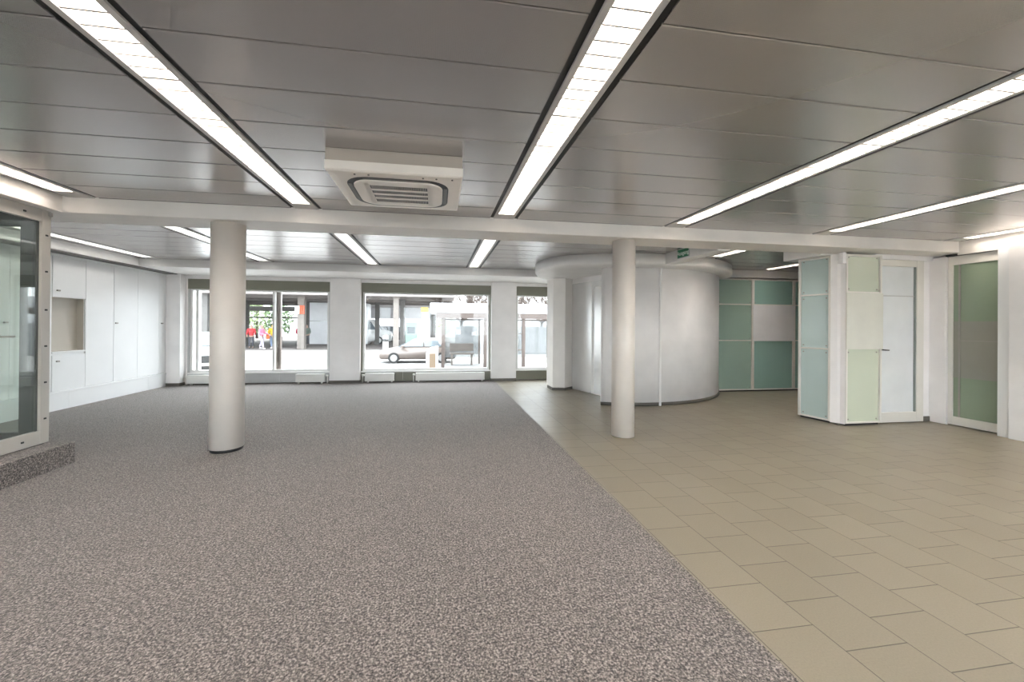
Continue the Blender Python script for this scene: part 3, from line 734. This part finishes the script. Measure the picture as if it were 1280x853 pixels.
square_col(-.35, 28.9, .42, M['darkconc'], 'dark arcade column left of the glass shelter roof')
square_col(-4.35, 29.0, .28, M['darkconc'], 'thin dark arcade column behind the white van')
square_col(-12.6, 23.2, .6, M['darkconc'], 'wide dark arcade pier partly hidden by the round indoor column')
gw = struct('wall_arcade', MB().box(-15.0, -13.6, 22.8, 23.4, GZ + .03, 3.05).box(-20.0, -15.0, 22.8, 23.4, GZ + .03, 3.05), M['darkconc'])
gb = thing('glass_block_panel', 'strip of small bright glass blocks in the dark arcade wall', 'glass blocks', (-13.9, 22.78, 1.0))
for zz in (1.02, 1.75, 2.35): 
    MB().box(-13.95, -13.72, 22.76, 22.81, zz, zz + .22, .01).build('block', M['fascia'], gb)
pw = thing('wall_panel', 'large white panelled wall block under the arcade roof', 'wall panel', (-8.1, 30.0, GZ + .03))
mb = MB()
for zz0, zz1 in ((GZ + .03, 1.62), (1.64, 2.98)): mb.box(-9.30, -5.2, 30.0, 31.5, zz0, zz1, .01)
mb.build('panel', M['panelwhite'], pw)
MB().box(-9.95, -9.3, 30.1, 31.5, GZ + .03, 2.98).build('side', M['darkconc'], pw)
os_ = thing('pillar_sign', 'small white sign with orange stripes on the arcade column', 'sign', (-7.95, 23.98, 2.2))
MB().box(-8.22, -7.98, 23.9, 23.985, 1.98, 2.46, .01).build('board', M['fascia'], os_)
mb = MB(); 
for k in range(3): mb.box(-7.97 + k * .1, -7.91 + k * .1, 23.9, 23.99, 1.98, 2.48)
mb.build('stripe', M['orange'], os_)
# far canopy
struct('roof_canopy', MB().prism([(-9.0, 33), (1.2, 33), (1.2, 40), (-9.0, 40)], 3.0, 3.42, .01).box(-9.0, 1.2, 38.0, 40.0, 2.0, 3.0), M['fascia'])
struct('gallery_beam', MB().box(-24, -8.8, 37.0, 37.5, 2.55, 2.95, .02).box(-24, -8.8, 37.0, 37.5, 1.9, 2.02, .02), M['darkconc'])
struct('wall_street', MB().box(-40, 60, 48, 49, GZ, 3.0).box(-40, -9.5, 48, 49, 3.0, 4.2), M['panelwhite'])
ssh = thing('glass_shelter', 'glass shelter with a white roof and brown frame outside the windows', 'shelter', (1.9, 13.8, GZ))
MB().box(-.25, 4.6, 12.9, 15.2, 1.80, 2.12, .02).build('roof', M['fascia'], ssh)
MB().box(-.05, 4.6, 12.92, 13.08, 1.62, 1.80, .01).build('fascia', M['brown'], ssh)
for x in (.18, 1.60, 2.93, 4.4): MB().box(x - .055, x + .055, 12.95, 13.06, GZ, 1.63, .008).build('post', M['brown'], ssh)
for x0, x1 in ((.25, 1.55), (2.99, 4.35)): MB().box(x0, x1, 14.9, 14.93, .15, 1.62).build('glass_pane', M['shelterglass'], ssh)
MB().box(.25, 4.35, 14.88, 14.95, 1.58, 1.64).build('rear_rail', M['brown'], ssh)
for x in (.25, 1.6, 3.0, 4.35): MB().box(x - .04, x + .04, 14.88, 14.96, GZ, 1.81).build('rear_post', M['concrete'], ssh)
for zz in (.55, 1.1): MB().box(2.45, 2.93, 12.98, 13.02, zz - .015, zz + .015).build('rail', M['brown'], ssh)
mb = MB(); mb.box(.45, 1.35, 14.3, 14.65, .30, .36, .01); mb.box(.5, .56, 14.35, 14.6, GZ, .31); mb.box(1.24, 1.3, 14.35, 14.6, GZ, .31); mb.box(.45, 1.35, 14.62, 14.66, .4, .7, .01)
mb.build('bench', M['concrete'], ssh)
for x, zz in ((.72, 1.05), (1.30, 1.0)): MB().box(x, x + .16, 14.86, 14.90, zz, zz + .14, .004).build('notice', M['fascia'], ssh)
struct('wall_garden', MB().box(.9, 40, 20.0, 20.3, GZ, 1.35, .02), M['stone'], 'grey rendered wall behind the shelter')
lb = thing('litter_bin', 'rounded white street bin with a tan front outside the middle window', 'bin', (-.16, 12.6, GZ))
mb = MB(); prof = [(-.36, GZ), (-.36, .50), (-.30, .60), (-.18, .67), (0.0, .70), (.03, .70), (.03, GZ)]
t = bmesh.new(); va = [t.verts.new((q[0], 12.45, q[1])) for q in prof]; vb = [t.verts.new((q[0], 12.85, q[1])) for q in prof]
for i in range(len(prof)): t.faces.new((va[i], va[(i + 1) % 7], vb[(i + 1) % 7], vb[i]))
t.faces.new(va); t.faces.new(vb[::-1]); bmesh.ops.recalc_face_normals(t, faces=t.faces[:]); bmesh.ops.bevel(t, geom=t.edges[:], offset=.015, segments=2, affect='EDGES'); mb.merge(t)
mb.build('body', M['fascia'], lb)
MB().box(-.25, -.06, 12.43, 12.46, GZ + .05, .48, .01).build('front_panel', M['tan'], lb)
bo = thing('bollard', 'white roadside post with a dark band near its top', 'post', (-2.33, 18.0, GZ))
MB().cyl((-2.33, 18, GZ), (-2.33, 18, .84), .12).build('shaft', M['fascia'], bo); MB().cyl((-2.33, 18, .62), (-2.33, 18, .76), .124).build('band', M['black'], bo); MB().cyl((-2.33, 18, .84), (-2.33, 18, .90), .13, .10).build('cap', M['fascia'], bo)
tm = thing('price_totem', 'totem with yellow top and white base beyond the road', 'totem', (-.9, 27.0, GZ))
MB().box(-1.15, -.65, 27, 27.3, GZ + .03, 1.5, .02).build('base', M['fascia'], tm); MB().box(-1.1, -.7, 27.02, 27.28, 1.5, 2.3, .01).build('board', M['mint'], tm); MB().box(-1.15, -.65, 27, 27.3, 2.3, 2.62, .02).build('top', M['totemyellow'], tm)
kb = thing('ticket_kiosk', 'mint green kiosk with a dark window behind the grey column', 'kiosk', (-1.9, 29.0, GZ))
MB().box(-2.35, -.95 - .55, 29.0, 30.2, GZ + .03, 1.55, .02).build('body', M['mint'], kb); MB().box(-2.2, -1.65, 28.97, 29.02, .75, 1.25, .01).build('window_pane', M['carglass'], kb); MB().box(-2.45, -1.4, 28.9, 30.3, 1.55, 1.65, .01).build('roof', M['fascia'], kb)

# cars ---------------------------------------------------------------
def car(label, loc, rz, paintm, van=False, scale=1.0):
    t = thing('van' if van else 'car', label, 'van' if van else 'car', loc, None, rz); S = scale
    wd = .86 * S
    def profile(pts, w0, w1, zsplit):
        tb = bmesh.new(); L = []
        for sgn in (-1, 1):
            L.append([tb.verts.new((x * S, sgn * (w0 if zz < zsplit else w1) * S, zz * S)) for x, zz in pts])
        n_ = len(pts)
        for i in range(n_): tb.faces.new((L[0][i], L[0][(i + 1) % n_], L[1][(i + 1) % n_], L[1][i]))
        tb.faces.new(L[0][::-1]); tb.faces.new(L[1])
        bmesh.ops.recalc_face_normals(tb, faces=tb.faces[:]); bmesh.ops.bevel(tb, geom=tb.edges[:], offset=.05 * S, segments=3, affect='EDGES')
        for f_ in tb.faces: f_.smooth = True
        return MB().merge(tb)
    if van:
        body = [(-2.2, .25), (2.2, .25), (2.25, .6), (2.15, .95), (1.5, 1.1), (-2.2, 1.1)]; cab_ = [(-2.15, 1.05), (1.5, 1.05), (.95, 1.75), (.7, 1.9), (-2.05, 1.9)]
    else:
        body = [(-2.05, .22), (2.05, .22), (2.1, .5), (2.0, .72), (1.0, .88), (-1.7, .92), (-2.08, .85), (-2.12, .5)]; cab_ = [(-1.75, .86), (1.05, .84), (.35, 1.28), (.05, 1.37), (-.9, 1.38), (-1.35, 1.22)]
    profile(body, .86, .84, 1.0 if van else .7).build('body', paintm, t, True)
    gh = profile(cab_, .80, .66, 1.1 if van else .95).build('roof', paintm, t, True)
    zt = 1.75 if van else 1.28; zb = 1.12 if van else .93
    g = MB()
    xs = [(-1.3, -.35), (-.28, .65)] if not van else [(.1, .95)]
    for a, b in xs:
        for sgn in (-1, 1):
            tb = bmesh.new(); w0, w1 = .815, .70
            q = [tb.verts.new((x * S, sgn * (w_ + .0) * S, z_ * S)) for x, w_, z_ in ((a, w0, zb), (b + (.15 if b > .4 else 0), w0, zb), (b - (.25 if b > .4 else 0), w1, zt - .03), (a + (.2 if a < -1 else 0), w1, zt - .03))]
            q2 = [tb.verts.new(v.co - Vector((0, sgn * .03, 0))) for v in q]
            tb.faces.new(q); tb.faces.new(q2[::-1])
            for i in range(4): tb.faces.new((q[i], q[(i + 1) % 4], q2[(i + 1) % 4], q2[i]))
            bmesh.ops.recalc_face_normals(tb, faces=tb.faces[:]); g.merge(tb)
    g.build('side_window', M['carglass'], t, True)
    tb = bmesh.new(); xb, xt = (1.52, .90) if van else (1.07, .36)
    q = [tb.verts.new((x * S, y * S, z_ * S)) for x, y, z_ in ((xb + .02, -.68, zb - .02), (xb + .02, .68, zb - .02), (xt + .05, .56, zt - .01), (xt + .05, -.56, zt - .01))]
    q2 = [tb.verts.new(v.co - Vector((.05, 0, .02))) for v in q]
    tb.faces.new(q); tb.faces.new(q2[::-1])
    for i in range(4): tb.faces.new((q[i], q[(i + 1) % 4], q2[(i + 1) % 4], q2[i]))
    bmesh.ops.recalc_face_normals(tb, faces=tb.faces[:])
    MB().merge(tb).build('windscreen', M['carglass'], t, True)
    xf = 2.2 if van else 2.06
    MB().box((xf - .05) * S, (xf + .06) * S, -.45 * S, .45 * S, .34 * S, .60 * S, .02).build('grille', M['black'], t, True)
    for sgn in (-1, 1):
        MB().box((xf - .12) * S, (xf + .045) * S, (sgn * .66 - .15) * S, (sgn * .66 + .15) * S, .52 * S, .68 * S, .04).build('headlight', M['headlamp'], t, True)
        MB().box(.75 * S, .9 * S, (sgn * .92 - .09) * S, (sgn * .92 + .09) * S, .88 * S, 1.0 * S, .03).build('mirror', paintm, t, True)
        for xw in (-1.3, 1.3):
            wh = MB().cyl((xw * S, (sgn * .70) * S, .30 * S), (xw * S, (sgn * .88) * S, .30 * S), .30 * S, n=24).build('wheel', M['tyre'], t, True)
            MB().cyl((xw * S, (sgn * .86) * S, .30 * S), (xw * S, (sgn * .89) * S, .30 * S), .19 * S, n=16).build('hub', M['hub'], wh, True)
    return t
car('white car facing the window, partly hidden by the round carpet column', (-7.85, 14.3, GZ), -PI / 2 + .46, M['carwhite'], scale=.86)
car('greige car parked across the road behind the white bin', (-.75, 15.8, GZ), PI, M['carbeige'], scale=.70)
car('white van under the canopy in the middle window', (-5.7, 31.0, GZ), .0, M['carwhite'], van=True)
car('dark car parked next to the white van', (-4.0, 35.2, GZ), -PI / 2 + .5, M['cardark'])

# trees -------------------------------------------------------------
def bare_tree(x, y, h, label, seed):
    rnd = random.Random(seed); t = thing('bare_tree', label, 'tree', (x, y, GZ), 'bare trees behind the shelter')
    trunk = MB(); br = MB(); trunk.cyl((x, y, GZ - .02), (x + .1, y, h * .3), .16, .10, 8)
    def grow(p, d, L, r, depth):
        q = p + d * L; br.cyl(p, q, r, r * .65, 5, False)
        if depth == 0: return
        for k in range(rnd.choice((2, 3, 3))):
            nd = (d + Vector((rnd.uniform(-.8, .8), rnd.uniform(-.8, .8), rnd.uniform(-.2, .6)))).normalized()
            grow(p + d * L * rnd.uniform(.6, 1), nd, L * rnd.uniform(.6, .85), max(.026, r * .62), depth - 1)
    for k in range(5):
        a = k * 2 * PI / 5
        grow(Vector((x + .1, y, h * .3)), Vector((math.cos(a) * .8, math.sin(a) * .8, .6)).normalized(), h * .2, .085, 5)
    trunk.build('trunk', M['bark'], t); br.build('branches', M['bark'], t)
for i, (x, y, h, lb_) in enumerate(((1.5, 26.5, 5.4, 'bare tree directly above the left end of the shelter roof'), (4.3, 31.5, 5.8, 'bare tree above the right end of the shelter roof'), (7.2, 26.5, 5.4, 'bare tree seen in the narrow window beside the ring canopy'))):
    bare_tree(x, y, h, lb_, 11 + i)
def leafy(x, y, h, r, m, label, seed, n=900):
    rnd = random.Random(seed); t = thing('leafy_tree', label, 'tree', (x, y, GZ), 'leafy trees behind the arcade')
    tr = MB(); tr.cyl((x, y, GZ - .02), (x, y, h * .7), .14, .07, 8); tr.build('trunk', M['bark'], t)
    bmh = bmesh.new()
    for i in range(n):
        a = rnd.uniform(0, 2 * PI); zz = rnd.uniform(.12, 1); rad = r * math.sin(PI * min(1, zz * .85 + .12)) * math.sqrt(rnd.random())
        c = Vector((x + rad * math.cos(a), y + rad * math.sin(a), GZ + h * zz))
        u = Vector((rnd.gauss(0, 1), rnd.gauss(0, 1), rnd.gauss(0, 1))).normalized(); v = u.orthogonal().normalized(); s_ = rnd.uniform(.09, .2)
        bmh.faces.new([bmh.verts.new(c + u * s_), bmh.verts.new(c + v * s_ * .6), bmh.verts.new(c - u * s_), bmh.verts.new(c - v * s_ * .6)])
    MB().merge(bmh).build('crown', m, t)
for i, (x, y, h, r, lb_) in enumerate(((-20.6, 40, 4.6, 1.25, 'leafy tree behind the arcade, first from the dark wall'), (-18.0, 42, 4.6, 1.25, 'leafy tree behind the person in red'), (-15.2, 40, 4.6, 1.25, 'leafy tree behind the person in pink'),
                                         (-12.9, 43, 4.5, 1.25, 'leafy tree behind the window mullion'), (-10.3, 40, 4.4, 1.2, 'leafy tree behind the person in dark clothes'), (.6, 44, 4.0, 1.3, 'leafy tree right of the yellow totem'))):
    leafy(x, y, h, r, M['leafpale'] if i % 2 else M['leaf'], lb_, 40 + i)

# people ------------------------------------------------------------
def skin_obj(name, verts, edges, mat, parent, sub=2, root=0):
    me = bpy.data.meshes.new(name); me.from_pydata([v[0] for v in verts], edges, []); me.materials.append(mat)
    o = bpy.data.objects.new(name, me); C.objects.link(o); o.parent = parent
    md = o.modifiers.new('skin', 'SKIN'); md.use_smooth_shade = True
    for i, v in enumerate(verts):
        r = v[1]; me.skin_vertices[0].data[i].radius = (r, r) if not isinstance(r, tuple) else r
        me.skin_vertices[0].data[i].use_root = (i == root)
    sb = o.modifiers.new('sub', 'SUBSURF'); sb.levels = sub; sb.render_levels = sub
    return o
def person(x, y, H, rz, jacket, trousers, shoes, hair, label, stride=.12, arm=(.1, .05), long_coat=False, bag=None, hood=None):
    t = thing('person', label, 'person', (x, y, GZ + .03), 'people under the arcade', rz)
    V = lambda a, b, c: (a * H, b * H, c * H)
    hips = [(-1, V(-.055, 0, .50)), (1, V(.055, 0, .50))]
    kn = {s: V(.055 * s, -.03 + s * stride * .5, .28) for s in (-1, 1)}; an = {s: V(.055 * s, s * stride, .045) for s in (-1, 1)}
    to_ = {s: V(.06 * s, s * stride - .10, .018) for s in (-1, 1)}
    sh = {s: V(.115 * s, 0, .80) for s in (-1, 1)}
    el = {s: V(.15 * s, -arm[0] * .3, .635) for s in (-1, 1)}; wr = {s: V(.13 * s, -arm[0] - arm[1], .52 + arm[1] * .8) for s in (-1, 1)}
    # one continuous body
    vs = [(V(0, 0, .53), .075 * H), (V(0, 0, .63), .065 * H), (V(0, 0, .75), .075 * H), (V(0, 0, .835), .032 * H), (V(0, -.01, .88), .05 * H), (V(0, -.01, .935), .058 * H), (V(0, -.01, .975), .035 * H), (V(0, -.062, .905), .012 * H)]
    ed = [(0, 1), (1, 2), (2, 3), (3, 4), (4, 5), (5, 6), (4, 7)]
    for s in (-1, 1):
        b = len(vs)
        vs += [(V(.055 * s, 0, .49), .05 * H), (kn[s], .034 * H), (an[s], .022 * H), (to_[s], .018 * H)]
        ed += [(0, b), (b, b + 1), (b + 1, b + 2), (b + 2, b + 3)]
        b = len(vs)
        w_ = Vector(wr[s]); hand = w_ + Vector((0, -.25 * arm[1], -.035)) * H
        vs += [(sh[s], .033 * H), (el[s], .024 * H), (wr[s], .016 * H), (tuple(hand), .017 * H)]
        ed += [(2, b), (b, b + 1), (b + 1, b + 2), (b + 2, b + 3)]
        for k in range(4):
            c = len(vs); f0 = hand + Vector(((k - 1.5) * .010, -.004, -.022)) * H; f1 = f0 + Vector((0, -.010, -(.018, .024, .022, .015)[k])) * H
            vs += [(tuple(f0), .0052 * H), (tuple(f1), .0046 * H)]; ed += [(b + 3, c), (c, c + 1)]
        c = len(vs); f0 = hand + Vector((-s * .02, -.008, .0)) * H; vs += [(tuple(f0), .006 * H), (tuple(f0 + Vector((-s * .006, -.012, -.018)) * H), .0052 * H)]; ed += [(b + 3, c), (c, c + 1)]
    skin_obj('body', vs, ed, M['skin'], t)
    # jacket
    jv = [(V(0, 0, .50 if not long_coat else .42), (.105 * H, .085 * H)), (V(0, 0, .62), (.10 * H, .08 * H)), (V(0, 0, .76), (.105 * H, .078 * H)), (V(0, 0, .83), .05 * H)]
    je = [(0, 1), (1, 2), (2, 3)]
    for s in (-1, 1):
        b = len(jv); jv += [(sh[s], .047 * H), (el[s], .040 * H), (tuple(Vector(wr[s]) + (Vector(el[s]) - Vector(wr[s])) * .12), .032 * H)]
        je += [(2, b), (b, b + 1), (b + 1, b + 2)]
    skin_obj('jacket', jv, je, jacket, t)
    tv = [(V(0, 0, .53), .08 * H)]; te = []
    for s in (-1, 1):
        b = len(tv); tv += [(V(.055 * s, 0, .47), .062 * H), (kn[s], .046 * H), (tuple(Vector(an[s]) + Vector((0, 0, .02 * H))), .038 * H)]; te += [(0, b), (b, b + 1), (b + 1, b + 2)]
    skin_obj('trousers', tv, te, trousers, t)
    for s in (-1, 1):
        skin_obj('shoe', [(tuple(Vector(an[s]) + Vector((0, .02 * H, -.012 * H))), .030 * H), (tuple(Vector(an[s]) + Vector((0, -.03 * H, -.02 * H))), .030 * H), (to_[s], .022 * H)], [(0, 1), (1, 2)], shoes, t)
    hv = [(V(0, .012, .955), .062 * H), (V(0, .03, .90), .05 * H), (V(0, .03, .86), .035 * H)]
    skin_obj('hood' if hood else 'hair', hv, [(0, 1), (1, 2)], hood or hair, t)
    ey = MB()
    for s in (-1, 1): ey.cyl(Vector(V(.022 * s, -.060, .925)), Vector(V(.022 * s, -.068, .925)), .008 * H, n=8)
    ey.build('eye', M['black'], t, True)
    mo = MB(); mo.box(-.018 * H, .018 * H, -.064 * H, -.056 * H, .880 * H, .886 * H); mo.build('mouth', M['burgundy'], t, True)
    if bag: MB().box(.13 * H, .25 * H, -.03 * H, .09 * H, .40 * H, .58 * H, .03).build('bag', bag, t, True)
person(-10.85, 24.6, 1.42, .3, M['red'], M['trouserdark'], M['shoedark'], M['hairbrown'], 'person in a red jacket standing beside the round indoor column', stride=.03, arm=(.12, .05))
person(-10.12, 24.2, 1.42, 1.3, M['pink'], M['trouserlight'], M['shoe'], M['hairfair'], 'person in a pink hooded jacket and pale trousers walking', stride=.12, arm=(.12, .1), hood=M['pink'])
person(-9.72, 24.7, 1.44, -2.4, M['yellow'], M['jeans'], M['shoe'], M['hairbrown'], 'person in a yellow jacket and jeans seen from behind', stride=.06, bag=M['bagorange'], hood=M['yellow'])
person(-9.24, 24.5, 1.42, 1.0, M['coatwhite'], M['trouserdark'], M['shoe'], M['hairbrown'], 'person in a long white coat next to the window mullion', stride=.08, long_coat=True)
person(-8.98, 27.0, 1.42, .6, M['burgundy'], M['trouserdark'], M['shoedark'], M['hairbrown'], 'person in a burgundy jacket just right of the window mullion', stride=.04)
person(-8.72, 27.6, 1.45, 0.2, M['moss'], M['trouserdark'], M['shoedark'], M['hairbrown'], 'person in dark green clothes left of the signed arcade column', stride=.05)

# ------------------------------------------------------------------ light and view
wd = bpy.data.worlds.new('sky'); bpy.context.scene.world = wd; wd.use_nodes = True
nt = wd.node_tree; nt.nodes.clear()
o_ = nt.nodes.new('ShaderNodeOutputWorld'); bg = nt.nodes.new('ShaderNodeBackground'); sk = nt.nodes.new('ShaderNodeTexSky')
sk.sky_type = 'HOSEK_WILKIE'; sk.turbidity = 6; sk.sun_direction = Vector((.55, .35, .75)).normalized(); sk.ground_albedo = .6
mx = nt.nodes.new('ShaderNodeMixRGB'); mx.inputs['Fac'].default_value = .8; mx.inputs['Color2'].default_value = (.90, .95, 1.0, 1)
nt.links.new(sk.outputs['Color'], mx.inputs['Color1']); nt.links.new(mx.outputs['Color'], bg.inputs['Color']); bg.inputs['Strength'].default_value = 3.0
nt.links.new(bg.outputs['Background'], o_.inputs['Surface'])
sl = bpy.data.lights.new('sun', 'SUN'); sl.energy = 2.2; sl.angle = .02; sl.color = (1, .96, .9)
so_ = bpy.data.objects.new('sun', sl); C.objects.link(so_); so_.rotation_euler = Vector((-.62, -.10, -.78)).to_track_quat('-Z', 'Y').to_euler()

sc = bpy.context.scene
sc.view_settings.view_transform = 'Standard'; sc.view_settings.look = 'None'; sc.view_settings.gamma = 1.0; sc.view_settings.exposure = 2.2
sc.view_settings.use_curve_mapping = False
sc.cycles.max_bounces = 10; sc.cycles.diffuse_bounces = 6; sc.cycles.glossy_bounces = 5; sc.cycles.transparent_max_bounces = 16
sc.cycles.sample_clamp_indirect = 6.0; sc.cycles.use_denoising = True; sc.cycles.caustics_reflective = False; sc.cycles.caustics_refractive = False
